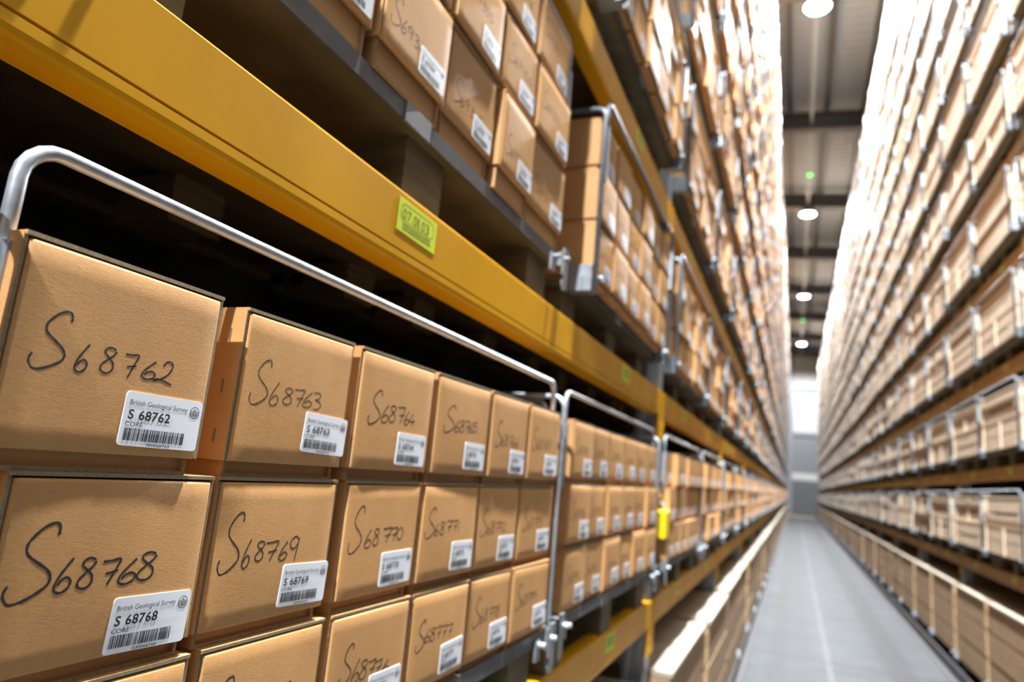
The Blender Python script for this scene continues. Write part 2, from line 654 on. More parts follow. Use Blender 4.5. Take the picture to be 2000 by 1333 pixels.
def rounded(w, h, r, n=4):
    pts = []
    for cx, cy, a0 in ((w - r, r, -90), (w - r, h - r, 0), (r, h - r, 90), (r, r, 180)):
        for k in range(n + 1):
            a = math.radians(a0 + 90 * k / n)
            pts.append((cx + r * math.cos(a), cy + r * math.sin(a)))
    return pts


STICKER_MB = MB()
_vs = []
for _z in (0, .0009, .003, .25 * SH, .5 * SH, .75 * SH, SH - .003, SH - .0009, SH):
    _d = max(0.0, .003 - min(_z, SH - _z))
    _in = .003 - math.sqrt(max(0.0, .003 ** 2 - _d ** 2))
    _vs += [(.0005, _in + (SW - 2 * _in) * _k / 8, _z) for _k in range(9)]
_vs += [(-.0002, y, z) for x, y, z in _vs]
_fs = [(r * 9 + c, r * 9 + c + 1, r * 9 + c + 10, r * 9 + c + 9) for r in range(8) for c in range(8)]
_fs += [tuple(81 + q for q in f[::-1]) for f in _fs]
for c in range(8):
    _fs += [(c + 1, c, 81 + c, 82 + c), (72 + c, 73 + c, 154 + c, 153 + c), (9 * c, 9 * c + 9, 90 + 9 * c, 81 + 9 * c), (9 * c + 17, 9 * c + 8, 89 + 9 * c, 98 + 9 * c)]
STICKER_MB.poly(_vs, _fs, PAPER)
STICKER = STICKER_MB.mesh('sticker')


def ring(mb, cu, cv, r0, r1, mt, x, seg=28):
    vs = [(x, cu + r * math.cos(2 * math.pi * k / seg), cv + r * math.sin(2 * math.pi * k / seg)) for r in (r0, r1) for k in range(seg)]
    mb.poly(vs, [(k, (k + 1) % seg, (k + 1) % seg + seg, k + seg)[::-1] for k in range(seg)], mt)


def rect(mb, u0, v0, u1, v1, mt, x):
    mb.poly([(x, u0, v0), (x, u1, v0), (x, u1, v1), (x, u0, v1)], [(0, 1, 2, 3)], mt)


def printing_mb(num):
    mb = MB()
    x = .0007
    rnd = random.Random(num)
    put_glyph(mb, TITLE, SW * .055, SH * .76, SH * .135, PRINT, SW * .74, x)
    put_string(mb, GLYPH, 'S %d' % num, SW * .06, SH * .50, SH * .245, PRINT, SW * .52, x)
    put_glyph(mb, CORE, SW * .045, SH * .365, SH * .115, PRINT, SW * .21, x)
    u = SW * .05
    while u < SW * .80:                                # bar code
        w = rnd.choice((.0004, .0004, .0008, .0012))
        rect(mb, u, SH * .10, min(u + w, SW * .81), SH * .33, PRINT, x)
        u += w + rnd.choice((.0004, .0005, .0009))
    put_string(mb, GLYPH_THIN, 'S000%d' % num, SW * .34, SH * .015, SH * .085, PRINT, SW * .30, x)
    cu, cv = SW * .895, SH * .77                       # round crest
    ring(mb, cu, cv, .0046, .0052, PRINT, x)
    for k in range(3):
        rect(mb, cu - .0042 + k * .0029, cv - .0010, cu - .0017 + k * .0029, cv + .0013, PRINT, x)
    for k, c in enumerate('BGS'):
        put_glyph(mb, GLYPH[c], cu - .0038 + k * .0029, cv - .0007, .0024, PAPER, .0016, x + .0002)
    for k in (-1, 0, 1):
        rect(mb, cu + k * .0009 - .0003, cv + .0018, cu + k * .0009 + .0003, cv + .0034 - abs(k) * .0005, PRINT, x)
    for k in range(6):
        rect(mb, cu - .0036 + k * .0012, cv - .0021 + .0003 * (k % 2), cu - .0024 + k * .0012, cv - .0015 + .0003 * (k % 2), PRINT, x)
    rect(mb, cu - .002, cv - .0031, cu + .002, cv - .0027, PRINT, x)
    return mb


# hand lettering: pen strokes in a unit box
HAND = {
    'S': [[(.98, .84), (.97, .95), (.85, 1), (.6, .94), (.37, .8), (.30, .7), (.36, .6), (.6, .5), (.85, .4), (.97, .3), (.93, .2), (.7, .1), (.4, .02), (.15, 0), (.02, .08), (0, .16), (.06, .24)]],
    '6': [[(.6, 1), (.35, .7), (.12, .35), (.1, .1), (.3, 0), (.55, .1), (.64, .3), (.5, .44), (.3, .38), (.17, .22)]],
    '8': [[(.7, .92), (.5, 1), (.3, .92), (.28, .76), (.48, .58), (.66, .4), (.66, .15), (.45, 0), (.22, .08), (.2, .28), (.4, .5), (.62, .7), (.74, .88)]],
    '7': [[(.05, .95), (.4, .97), (.75, 1), (.62, .65), (.47, .3), (.35, 0)], [(.22, .46), (.45, .5), (.72, .55)]],
    '2': [[(.42, .74), (.55, .95), (.76, 1), (.9, .84), (.8, .52), (.5, .2), (.06, .03), (.2, .12), (.55, .08), (1, -.06)]],
    '3': [[(.15, .95), (.45, 1), (.6, .85), (.5, .65), (.3, .55), (.55, .48), (.66, .25), (.5, .02), (.2, 0)]],
    '4': [[(.45, 1), (.2, .6), (.08, .36), (.4, .37), (.75, .41)], [(.6, .62), (.52, .3), (.45, -.02)]],
    '5': [[(.65, 1), (.45, .98), (.25, .97), (.2, .6), (.5, .62), (.65, .4), (.55, .1), (.3, 0), (.1, .08)]],
    '9': [[(.62, .88), (.45, 1), (.2, .85), (.2, .6), (.4, .52), (.6, .72), (.64, .92), (.58, .5), (.5, 0)]],
    '0': [[(.42, 1), (.18, .75), (.1, .35), (.3, 0), (.55, .15), (.66, .6), (.52, .95), (.36, .98)]],
    '1': [[(.4, 1), (.36, .5), (.3, 0)]],
}


def smooth_path(pts, n=6):
    out = []
    p = [pts[0]] + list(pts) + [pts[-1]]
    for i in range(1, len(p) - 2):
        for k in range(n):
            t = k / n
            out.append(tuple(.5 * ((2 * p[i][a]) + (-p[i - 1][a] + p[i + 1][a]) * t + (2 * p[i - 1][a] - 5 * p[i][a] + 4 * p[i + 1][a] - p[i + 2][a]) * t * t
                                   + (-p[i - 1][a] + 3 * p[i][a] - 3 * p[i + 1][a] + p[i + 2][a]) * t ** 3) for a in (0, 1)))
    out.append(pts[-1])
    return out


def stroke(mb, pts, width, x, rnd):
    n = len(pts)
    vs = []
    for i, p in enumerate(pts):
        a, b = pts[max(0, i - 1)], pts[min(n - 1, i + 1)]
        dx, dy = b[0] - a[0], b[1] - a[1]
        l = math.hypot(dx, dy) or 1
        w = width * (.5 + .06 * math.sin(i * .9 + rnd.random()))
        if i in (0, n - 1):
            w *= .55
        vs += [(x, p[0] - dy / l * w, p[1] + dx / l * w), (x, p[0] + dy / l * w, p[1] - dx / l * w)]
    mb.poly(vs, [(2 * i, 2 * i + 1, 2 * i + 3, 2 * i + 2) for i in range(n - 1)], INK)


# where each character sits on the front, in millimetres from the carton's left side and foot: left, right, low, high
PEN_BOXES = {
    68762: [(19.2, 43.9, 71.4, 116.1), (53.3, 62.1, 73.9, 95.8), (73.5, 84.8, 76.6, 96.9), (92.6, 104.8, 75.8, 95.1), (110.9, 123.0, 77.4, 93.1), (122.5, 141.3, 75.9, 95.2)],
    68763: [(17.0, 40.9, 71.7, 119.2), (45.3, 57.1, 73.5, 98.8), (64.9, 78.8, 77.2, 94.9), (81.1, 97.2, 76.8, 95.8), (96.6, 111.0, 77.8, 95.1), (113.0, 127.3, 77.5, 96.2)],
    68764: [(27.3, 52.7, 71.5, 116.8), (57.3, 72.6, 75.8, 100.1), (76.1, 91.3, 78.3, 100.5), (95.9, 114.0, 78.4, 101.1), (114.8, 126.0, 77.9, 97.0), (128.1, 143.4, 77.3, 94.8)],
    68765: [(27.1, 59.9, 77.9, 121.7), (62.6, 77.3, 80.7, 100.5), (80.3, 95.5, 82.2, 101.3), (97.7, 113.3, 83.2, 101.7), (113.5, 127.4, 83.9, 101.7), (127.4, 143.7, 86.0, 102.3)],
    68768: [(12.1, 43.0, 66.1, 121.2), (47.5, 59.0, 70.0, 94.8), (65.1, 77.6, 71.0, 93.7), (83.4, 98.8, 71.5, 90.7), (100.2, 115.0, 70.3, 89.9), (117.2, 133.3, 71.5, 94.0)],
    68769: [(13.6, 38.2, 66.2, 124.0), (44.1, 52.9, 69.4, 97.3), (61.0, 72.5, 75.1, 94.5), (74.4, 92.5, 73.7, 93.1), (96.3, 107.8, 72.7, 92.3), (112.5, 125.4, 70.2, 96.6)],
    68770: [(15.8, 41.8, 69.6, 127.3), (50.5, 63.5, 74.4, 97.5), (69.1, 81.9, 76.6, 97.6), (90.8, 111.2, 78.3, 97.5), (110.9, 126.8, 79.3, 97.1), (126.6, 141.8, 80.4, 96.6)],
    68771: [(14.3, 41.6, 77.0, 121.9), (43.8, 53.7, 80.0, 98.3), (60.8, 73.6, 80.8, 99.9), (80.7, 99.3, 83.6, 100.9), (101.8, 118.3, 83.9, 100.7), (121.3, 128.0, 82.0, 100.2)],
    68776: [(28.7, 51.1, 66.7, 114.6), (54.5, 69.1, 65.3, 92.9), (71.7, 87.4, 66.3, 89.1), (89.1, 106.1, 64.9, 84.9), (105.8, 121.9, 64.1, 81.5), (125.1, 139.6, 63.2, 78.0)],
    68777: [(19.5, 42.8, 69.8, 113.0), (44.1, 58.4, 80.0, 98.5), (60.7, 76.3, 78.8, 97.1), (78.6, 94.8, 77.5, 96.5), (98.1, 113.8, 76.5, 94.9), (117.4, 134.6, 74.6, 93.2)],
}
PEN_USUAL = [(20, 46, 70, 119), (49, 61, 74, 97), (67, 80, 76, 96), (86, 101, 76, 95), (103, 116, 76, 94), (119, 134, 76, 95)]


def writing_mesh(num, pen=.0017, surface=None, lift=0.0):
    """a large S and five digits in marker pen"""
    rnd = random.Random(num * 3)
    mb = MB()
    boxes = PEN_BOXES.get(num)
    if boxes is None:
        du, dv, k = rnd.uniform(-4, 5), rnd.uniform(-3, 3) + lift, rnd.uniform(-.03, .03)
        boxes = [(a + du + rnd.uniform(-1, 1), b + du + rnd.uniform(-1, 1), c + dv + k * a, d + dv + k * a) for a, b, c, d in PEN_USUAL]
    for c, (a, b, lo, hi) in zip('S%d' % num, boxes):
        pts = [p for st in HAND[c] for p in st]
        x0, x1 = min(p[0] for p in pts), max(p[0] for p in pts)
        y0, y1 = min(p[1] for p in pts), max(p[1] for p in pts)
        for st in HAND[c]:
            path = smooth_path([((a + (p[0] - x0) / max(.2, x1 - x0) * (b - a)) / 1000, (lo + (p[1] - y0) / (y1 - y0) * (hi - lo)) / 1000) for p in st])
            stroke(mb, path, pen * (1.1 if c == 'S' else 1), .00013, rnd)
    if surface:
        mb.v = [(x + surface(y, z), y, z) for x, y, z in mb.v]
    return mb.mesh('handwriting')


# ---------------------------------------------------------------- cartons
def carton_parts(w, h, depth, foot=.015, grid=0):
    t = .0032
    tray = MB()
    tray.box((-depth, .009, 0.003), (-.012, w - .009, h - .02), CARD)
    tray.box((-depth, .006, 0), (-.007, w - .006, t), CARD, EDGE)
    for a, b in ((.006, .006 + t), (w - .006 - t, w - .006)):
        tray.box((-depth, a, t), (-.007, b, h * .55), CARD, EDGE)
    lid = MB()
    lid.box((-depth - .004, 0.0006, h - t), (.0006, w - .0006, h), CARD, EDGE)
    for a, b in ((0, t), (w - t, w)):
        lid.box((-depth - .004, a, foot), (-.0015, b, h - t * .6), CARD, EDGE)
    panel = MB()
    y0, y1, z0, z1 = t + .0012, w - t - .0010, foot, h - t - .0018
    if grid:
        bulge = bulge_of(w, h, foot, grid)

        def line(a, b):
            e = [0, .0005, .0012, .0024]
            return [a + q for q in e] + [a + (b - a) * k / 8 for k in range(1, 8)] + [b - q for q in e[::-1]]
        ys, zs = line(y0, y1), line(z0, z1)
        n = len(ys)

        def edge(q, a, b):
            d = min(q - a, b - q, .0024)
            return .0018 * (1 - d / .0024) ** 2.2
        vs = [(.0012 + bulge(y, z) - min(.005, edge(y, y0, y1) + edge(z, z0, z1)), y, z) for z in zs for y in ys]
        fs = [(r * n + c, r * n + c + 1, (r + 1) * n + c + 1, (r + 1) * n + c) for r in range(n - 1) for c in range(n - 1)]
        o = len(vs)
        vs += [(-.0075, y, z) for z in zs for y in ys]
        fs += [tuple(o + q for q in f[::-1]) for f in fs]
        for c in range(n - 1):
            fs.append((c + 1, c, o + c, o + c + 1))
            k = (n - 1) * n + c
            fs.append((k, k + 1, o + k + 1, o + k))
            fs.append((c * n, (c + 1) * n, o + (c + 1) * n, o + c * n))
            k = c * n + n - 1
            fs.append((k + n, k, o + k, o + k + n))
        panel.poly(vs, fs, CARD)
    else:
        panel.box((-.0055, y0, z0), (.0012, y1, z1), CARD)
    return tray, lid, panel


def bulge_of(w, h, foot, seed):
    r = random.Random(seed)
    a, b, c = r.uniform(.0005, .0018), r.uniform(-.0010, .0010), r.uniform(-.0008, .0008)

    def f(y, z):
        u, v = 2 * y / w - 1, 2 * (z - foot) / (h - foot) - 1
        return a * (1 - u * u) * (1 - v * v) + b * u * v * .5 + c * (1 - u * u) * v
    return f


_st = MB()
_st.box((-.0006, -.0012, -.0065), (.0006, .0012, .0065), STAPLE)
STAPLE_MESH = _st.mesh('staple')


def detailed_carton(y0, y1, z, h, x, yaw, num, label, group, depth=.9, foot=.015, pen=.0017, sticker=None, lift=0.0):
    w = y1 - y0
    t = tag(empty('core_carton', (x, y0, z), yaw), label, 'carton', group)
    tray, lid, panel = carton_parts(w, h, depth, foot, num)
    bulge = bulge_of(w, h, foot, num)
    tray.build('tray', t)
    lid.build('lid', t)
    panel.build('front_panel', t, True)
    for zz in (.038, h * .52, h - .028):
        obj('staple', STAPLE_MESH, t, (-.018, -.0004, zz))
    obj('handwriting', writing_mesh(num, pen, bulge, lift), t, (.0012, 0, 0))
    su, sv, roll = sticker or (w - .0875 + random.uniform(-.003, .003), foot + .0075 + random.uniform(-.001, .002), random.uniform(-.02, .02))

    def bend(y, z):
        return bulge(su + y, sv + z)
    s = obj('sticker', curved(STICKER_MB, bend, 'sticker'), t, (.0013, su, sv), (roll, 0, 0))
    obj('printing', curved(printing_mb(num), bend, 'printing'), s)
    return t


def curved(mb, bend, name):
    q = MB()
    q.v = [(x + bend(y, z), y, z) for x, y, z in mb.v]
    q.f, q.mi, q.mats = mb.f, mb.mi, mb.mats
    return q.mesh(name)


def plain_carton(w, h, depth):
    """the same carton for the farther pallets: tray, lid edges and panel in one mesh"""
    tray, lid, panel = carton_parts(w, h, depth)
    for q in (lid, panel):
        tray.add(q, Matrix())
    return tray


# ---------------------------------------------------------------- caged pallets
def cage_parts(L, style, depth=1.05, base=DECK):
    """mesh builders of the parts; x = 0 is the face of the goods, z = 0 the top of the beam"""
    P = {}
    b = base
    TUBE = GALV if style in ('hook', 'set_back') else GALV_POST
    LIPM = LIP if style in ('hook', 'set_back') else LIP_DARK
    deck = MB()
    deck.box((-depth, 0.01, b), (-.012, L - .01, b + .022), PALLET)
    for xx in (-.45, -.9):
        deck.box((xx - .1, 0.01, b - .02), (xx, L - .01, b), PALLET)
    P['deck'] = deck
    blocks = []
    for yy in (.03, L / 2 - .06, L - .15):
        for xx in (-.03 if style in ('hook', 'set_back') else -.06, -.52):
            q = MB()
            q.box((xx - .14, yy, 0), (xx, yy + .12, b - (.02 if xx < -.4 else 0)), PALLET)
            blocks.append(q)
    P['block'] = blocks
    f = MB()
    f.prism([(-.05, b + .020), (-.012, b + .020), (-.012, b - .004), (-.006, b - .004), (-.006, b + .0245), (-.05, b + .0245)], 0.004, L - .004, LIPM)
    P['base_frame'] = f
    clip = MB()
    yc = .515 if style == 'set_back' else L * .36
    clip.box((-.008, yc, b - .006), (-.003, yc + .075, b + .026), GALV_DULL)
    P['clip'] = clip
    top = {'hook': .681, 'set_back': .69}.get(style, .656)
    r = .0059 if style in ('hook', 'set_back') else .0076
    k = .028
    ya, yb = .012, L - .006

    def side(y, xh):
        q = MB()
        zt = top - .028
        xs = xh if style in ('hook', 'set_back') else .036
        arc = []
        for n in range(6):
            a = math.radians(90 * n / 5)
            arc.append((xs - k + k * math.cos(a), y, zt - k + k * math.sin(a)))
        back = [(-depth + .05 - (k * math.sin(math.radians(90 * n / 5))) + k, y, zt - k + k * math.cos(math.radians(90 * n / 5))) for n in range(6)]
        q.tube([(xs, y, b - .02)] + arc + back + [(-depth + .05, y, b)], r, TUBE, 8)
        return q
    P['side_hoop'] = [side(ya, -.07), side(yb, -.07 if style == 'set_back' else 0)]
    q = MB()
    xf = {'hook': -.02, 'set_back': -.008}.get(style, .036)
    y0, y1 = .0135, yb - (.034 if style == 'set_back' else .026)
    if style in ('boot', 'flat'):
        y0, y1 = ya + .018, yb - .018
    path = [(xf, y0, top - .15)]
    for n in range(6):
        a = math.radians(180 - 90 * n / 5)
        path.append((xf, y0 + k + k * math.cos(a), top - k + k * math.sin(a)))
    for n in range(6):
        a = math.radians(90 - 90 * n / 5)
        path.append((xf, y1 - k + k * math.cos(a), top - k + k * math.sin(a)))
    path.append((xf, y1, top - .15))
    q.tube(path, r, TUBE, 12)
    P['front_hoop'] = q
    so = []
    for y, s in ((y0, -1), (y1, 1)):
        q = MB()
        q.tube([(xf, y, top - .24), (xf, y, top - .078)], .0098, GALV, 14)
        q.box((xf - .004, y + min(0, s * .014), top - .23), (xf + .004, y + max(0, s * .014), top - .09), GALV)
        so.append(q)
    P['socket'] = so
    feet = []
    for y, s in ((ya, 1), (yb, -1)):
        q = MB()
        if style in ('hook', 'set_back'):
            hw = .016
            pl = [(y - hw, b - .05), (y - hw * .6, b - .062), (y + hw * .6, b - .062), (y + hw, b - .05), (y + hw, b + .04), (y - hw, b + .04)]
            q.plate(pl, .008, .013, GALV_DULL)
            q.box((-.03, y - .016, b - .004), (.010, y + .016, b + .03), GALV_DULL)
            bolt = GALV_DULL if style == 'set_back' else GALV
            q.tube([(.012, y + s * .012, b + .012), (.026, y + s * .012, b + .012)], .0058, bolt, 10)
            q.tube([(-.004, y + s * .06, b + .004), (.018, y + s * .06, b + .004)], .006, bolt, 10)
            q.box((-.004, y + s * .06 - .012, b - .03), (.002, y + s * .06 + .012, b + .012), GALV_DULL)
        else:
            q.box((-.042, y - .012, b - .016), (.030, y + .034 if s > 0 else y + .012, b + .056), GALV_BOOT) if s > 0 else q.box((-.042, y - .034, b - .016), (.030, y + .012, b + .056), GALV_BOOT)
            q.tube([(.026, y + s * .045, b + .03), (.046, y + s * .045, b + .03)], .009, GALV, 10)
            q.box((.020, y + s * .030, b + .01), (.030, y + s * .060, b + .05), GALV_DULL)
        feet.append(q)
    if style == 'flat':
        for key in ('side_hoop', 'front_hoop', 'socket'):
            del P[key]
    P['corner_bracket' if style in ('hook', 'set_back') else 'corner_boot'] = feet
    return P


CAGE_CACHE = {}


def cage_meshes(L, style, base, merged):
    key = (L, style, base, merged)
    if key not in CAGE_CACHE:
        P = cage_parts(L, style, base=base)
        items = [(n, q) for n, v in P.items() for q in (v if isinstance(v, list) else [v])]
        if merged:
            all_ = MB()
            for n, q in items:
                all_.add(q, Matrix())
            CAGE_CACHE[key] = all_
        else:
            CAGE_CACHE[key] = [(n, q.mesh(n, n in ('side_hoop', 'front_hoop'))) for n, q in items]
    return CAGE_CACHE[key]


# ---------------------------------------------------------------- wooden crates
CR_H = .238


def crate_parts(L, seed, mt, lidm, depth=.95, h=CR_H):
    """slatted crate: boards, battens and lid; front at x = 0"""
    r = random.Random(seed)
    boards, battens, lid = MB(), [], MB()
    boards.box((-depth, .012, 0), (-.03, L - .012, .02), mt)
    boards.box((-depth, .02, .02), (-.06, L - .02, h * .74), CRATE)
    rows = (0, .45, .455, .92) if seed == 5 else r.choice(((.0, .44, .47, .92), (.0, .36, .46, .92), (0, .45, .46, .92), (0, .50, .66, .92), (0, .92)))
    for i in range(0, len(rows), 2):
        boards.box((-.024, .0, h * rows[i] + .002), (-.004, L, h * rows[i + 1]), mt)
    for a, b in ((.002, L * .2), (L * .8, L - .002)):
        boards.box((-.040, a, .004), (-.0055, b, h * .91), mt)
    for yy in () if seed == 5 else ((.0, L - .05) if seed % 2 else (.0, L / 2 - .03, L - .05)):
        battens.append(MB())
        battens[-1].box((-.004, yy, .002), (.004, yy + .05, h * .92), mt)
    for yy in (0.001, L - .021):
        boards.box((-depth, yy, .002), (-.025, yy + .02, h * .92), mt)
    lid.box((-depth, -.004, h * .925), (.006 if lidm is CRATE_PALE else -.014 if lidm is CRATE_LOW else -.001, L + .004, h), lidm)
    return [('board', boards)] + [('batten', q) for q in battens] + [('lid', lid)]


# ================================================================ fill the racks
def side_matrix(side, y, z, L, flush=True):
    """places something of length L whose local face looks along +x"""
    if side == 'left':
        return Matrix.Translation((XBL if flush else XL, y, z))
    return Matrix.Translation((XBR if flush else XR, y + L, z)) @ Matrix.Rotation(math.pi, 4, 'Z')


SHELF = ['floor level', 'lowest beam shelf', 'second beam shelf'] + [ORD[k - 1] + ' beam shelf' for k in range(3, 13)]

pallets, cartons, crates = [], [], []
for side in ('left', 'right'):
    for lv, z in enumerate(LEVELS):
        for bay in range(-1 if side == 'left' else 1, NBAY):
            for q, (s, L) in enumerate(CAGE):
                y = UP0 + SHIFT[side] + BAY * bay + s
                along = 2 * bay + q + 1 - (0 if side == 'left' else 4)
                style, base = 'boot', DECK
                if side == 'left' and lv == 1:
                    style = 'hook'
                    if bay == 0:
                        y, L = ((.275, 1.255), (1.625, 1.225))[q]
                elif side == 'left' and bay == 0:
                    y, L = ((.275, 1.255), (1.690, 1.160))[q]
                    if lv == 2 and q == 0:
                        style = 'set_back'
                if lv == 0:
                    style = 'flat'
                M = side_matrix(side, y, z, L, style != 'hook')
                if style == 'hook' and bay == 0 and q == 1:
                    M = M @ Matrix.Translation((-.015, 0, 0))
                jit = random.Random(hash((side == 'left', lv, bay, q))).uniform(-.012, .012)
                if side == 'left' and lv > 2:
                    jit += .02
                if not (side == 'left' and bay == 0 and lv in (1, 2)):
                    M = M @ Matrix.Translation((jit + (.06 if side == 'left' and lv == 0 else 0), 0, 0))
                cor = [M @ Vector((0, 0, 0)), M @ Vector((0, L, 0)), M @ Vector((0, L, .62)), M @ Vector((0, 0, .62))]
                a = seen_area(cor)
                pallets.append(dict(side=side, lv=lv, bay=bay, q=q, L=L, M=M, style=style, base=base, a=a, along=along))
                if side == 'left' and lv > 0:
                    rows = 3
                    for row in range(rows):
                        for col in range(6):
                            yy = .024 + col * (L - .044) / 6
                            w = (L - .044) / 6 - .008
                            zz = base + .0245 + (2 - row) * .159
                            fwd = .030 if style in ('boot', 'flat') else 0.0
                            cc = [M @ Vector((fwd, yy, zz)), M @ Vector((0, yy + w, zz)), M @ Vector((0, yy + w, zz + .158)), M @ Vector((0, yy, zz + .158))]
                            cartons.append(dict(lv=lv, bay=bay, q=q, row=row, col=col, M=M @ Matrix.Translation((fwd, 0, 0)), y=yy, w=w, z=zz, a=seen_area(cc), along=along, L=L))
                else:
                    n = 3 if lv == 0 else 2
                    for row in range(n):
                        zz = base + .0245 + row * CR_H
                        LL = L - .05
                        if seen_area([M @ Vector((0, .0, zz)), M @ Vector((0, L, zz)), M @ Vector((0, L, zz + CR_H)), M @ Vector((0, 0, zz + CR_H))]) >= 0:
                            cc = [M @ Vector((0, .025, zz)), M @ Vector((0, L - .025, zz)), M @ Vector((0, L - .025, zz + CR_H)), M @ Vector((0, .025, zz + CR_H))]
                            crates.append(dict(side=side, lv=lv, bay=bay, q=q, row=row, n=n, M=M @ Matrix.Translation((.022, 0, 0)), z=zz, L=LL, a=seen_area(cc), along=along))


def tall_enough(k):
    return k['a'] > 0


# -- caged pallets
pallets.sort(key=lambda k: -k['a'])
rest = MB()
for n, k in enumerate(pallets):
    if n >= 300 or k['a'] < 6:
        rest.add(cage_meshes(k['L'], k['style'], k['base'], True), k['M'])
        continue
    loc, rz = k['M'].to_translation(), k['M'].to_euler().z
    lab = 'galvanised caged pallet, %s along the %s rack, on the %s' % (ordinal(max(1, k['along'])), k['side'], SHELF[k['lv']])
    if k['side'] == 'left' and k['bay'] == 0 and k['q'] == 0 and k['lv'] == 1:
        lab = 'nearest galvanised caged pallet, holding the sharply focused cartons at lower left'
    if n < 60:
        t = tag(empty('caged_pallet', loc, rz), lab, 'caged pallet', 'caged pallets on the racks')
        for pn, me in cage_meshes(k['L'], k['style'], k['base'], False):
            obj(pn, me, t)
    else:
        key = ('m', k['L'], k['style'], k['base'])
        if key not in CAGE_CACHE:
            CAGE_CACHE[key] = cage_meshes(k['L'], k['style'], k['base'], True).mesh('caged_pallet')
        o = obj('caged_pallet', CAGE_CACHE[key], None, loc, (0, 0, rz))
        tag(o, lab, 'caged pallet', 'caged pallets on the racks')
tag(rest.build('distant_caged_pallets'), 'mass of caged pallets far along and high up both racks', 'caged pallet', 'caged pallets on the racks', 'stuff')

# -- cartons: the two nearest pallets on two shelves are built box by box
ROW = ['top', 'middle', 'bottom']
LOW = {0: [(.2885, .4735), (.509, .690), (.7045, .897), (.9085, 1.1035), (1.110, 1.293), (1.300, 1.4915)],
       1: [(.3165, .5025), (.5095, .6945), (.7135, .896), (.902, 1.0945), (1.100, 1.2915), (1.2965, 1.500)],
       2: [(.318, .5080), (.520, .7045), (.7150, .8990), (.906, 1.0935), (1.101, 1.285), (1.291, 1.5000)]}
LOWZ = {0: (H - .0325, .166), 1: (H - .1905, .1578), 2: (H - .3435, .1528)}
PENS = {68762: .0016, 68768: .0020, 68763: .0012, 68769: .0016}
STICK = {68762: (.100, .0225, -.01), 68768: (.0985, .0165, -.03), 68763: (.1035, .0300, -.03), 68769: (.1040, .0245, -.035)}
XOFF = {68762: .003, 68763: -.002, 68764: .000, 68768: -.0025, 68769: -.0045, 68770: -.003, 68774: -.003, 68775: -.003}
cartons.sort(key=lambda k: -k['a'])
grp = 'core cartons stacked in the left rack cages'
ind, mass = cartons[:300], cartons[300:]
WRITE_SHARED = [writing_mesh(68000 + 137 * n + 44) for n in range(6)]
PRINT_SHARED = [printing_mb(68800 + 31 * n).mesh('printing') for n in range(4)]
PLAIN = {}


def carton_label(k):
    if k['bay'] == 0 and k['q'] == 0:
        place = 'nearest cage, ' + ('lower shelf' if k['lv'] == 1 else 'upper shelf' if k['lv'] == 2 else SHELF[k['lv']])
    else:
        place = '%s cage along the %s' % (ordinal(max(1, k['along'])), SHELF[k['lv']])
    return 'brown carton, %s row, %s from left, %s' % (ROW[k['row']], ORD[k['col']], place)


for n, k in enumerate(ind):
    r = random.Random(n + 500)
    lv, bay, q, row, col = k['lv'], k['bay'], k['q'], k['row'], k['col']
    detailed = bay == 0 and lv in (1, 2)
    if detailed and lv == 1 and q == 0:
        num = 68762 + row * 6 + col
        (y0, y1), (z, h) = LOW[row][col], LOWZ[row]
        where = 'in the nearest lower cage' if row else 'in the top row of the nearest lower cage'
        if row < 2 or col in (2, 3):
            lab = 'brown carton hand-marked S%d with white label %s' % (num, where)
        else:
            lab = carton_label(k)
        detailed_carton(y0, y1, z, h, XL + XOFF.get(num, (.001, -.002, -.003)[row] + r.uniform(-.002, .002)), r.uniform(-.008, .008), num, lab, grp,
                        pen=PENS.get(num, .0016), sticker=STICK.get(num))
    elif detailed:
        num = (68780 if lv == 1 else 69306 if q == 0 else 69330) + row * 6 + col
        if lv == 2 and q == 0:
            edges = [.287, .489, .686, .890, 1.0935, 1.279, 1.505]
            sc = (.968, .984, 1.0)[row]
            y0, y1 = edges[col] * sc + .006, edges[col + 1] * sc - .004
            z, h, foot = H + .5235 + (0, .201, .362)[2 - row], .200 if row == 2 else .160, .044 if row == 2 else .010
            num = 69312 + (2 - row) * 40 + col
        else:
            p = k['M'] @ Vector((0, k['y'], k['z']))
            y0, y1, z, h, foot = p.y, p.y + k['w'], p.z, .1585, .014
        detailed_carton(y0, y1, z, h, (k['M'].to_translation().x if lv == 1 or q == 1 else XBL + .003) + r.uniform(-.008, .006), r.uniform(-.014, .014), num, carton_label(k), grp, foot=foot, pen=.0015,
                        lift=8 if foot > .02 else 0)
    else:
        key = k['L']
        if key not in PLAIN:
            PLAIN[key] = plain_carton(k['w'], .158, .9).mesh('core_carton')
        p = k['M'] @ Vector((r.uniform(-.014, .010), k['y'], k['z']))
        o = tag(obj('core_carton', PLAIN[key], None, p, (0, 0, r.uniform(-.02, .02))), carton_label(k), 'carton', grp)
        if k['a'] > 350:
            s = obj('sticker', STICKER, o, (.0013, k['w'] - .087, .022))
            obj('printing', PRINT_SHARED[n % 4], s)
            obj('handwriting', WRITE_SHARED[n % 6], o, (.0012, 0, 0))
        else:
            obj('sticker', STICKER, o, (.0013, k['w'] - .087, .022))
far = MB()
for n, k in enumerate(mass):
    r = random.Random(n + 9000)
    M = k['M'] @ Matrix.Translation((r.uniform(-.014, .010), k['y'], k['z']))
    tmp = MB()
    tmp.box((-.6, 0, 0.004), (0, k['w'], .152 + r.uniform(-.003, .004)), CARD_MASS)
    tmp.plate([(k['w'] - .087, .022), (k['w'] - .009, .022), (k['w'] - .009, .0655), (k['w'] - .087, .0655)], 0, .001, PAPER)
    far.add(tmp, M)
tag(far.build('distant_cartons'), 'mass of brown cartons filling the far and high left rack cages', 'carton', grp, 'stuff')

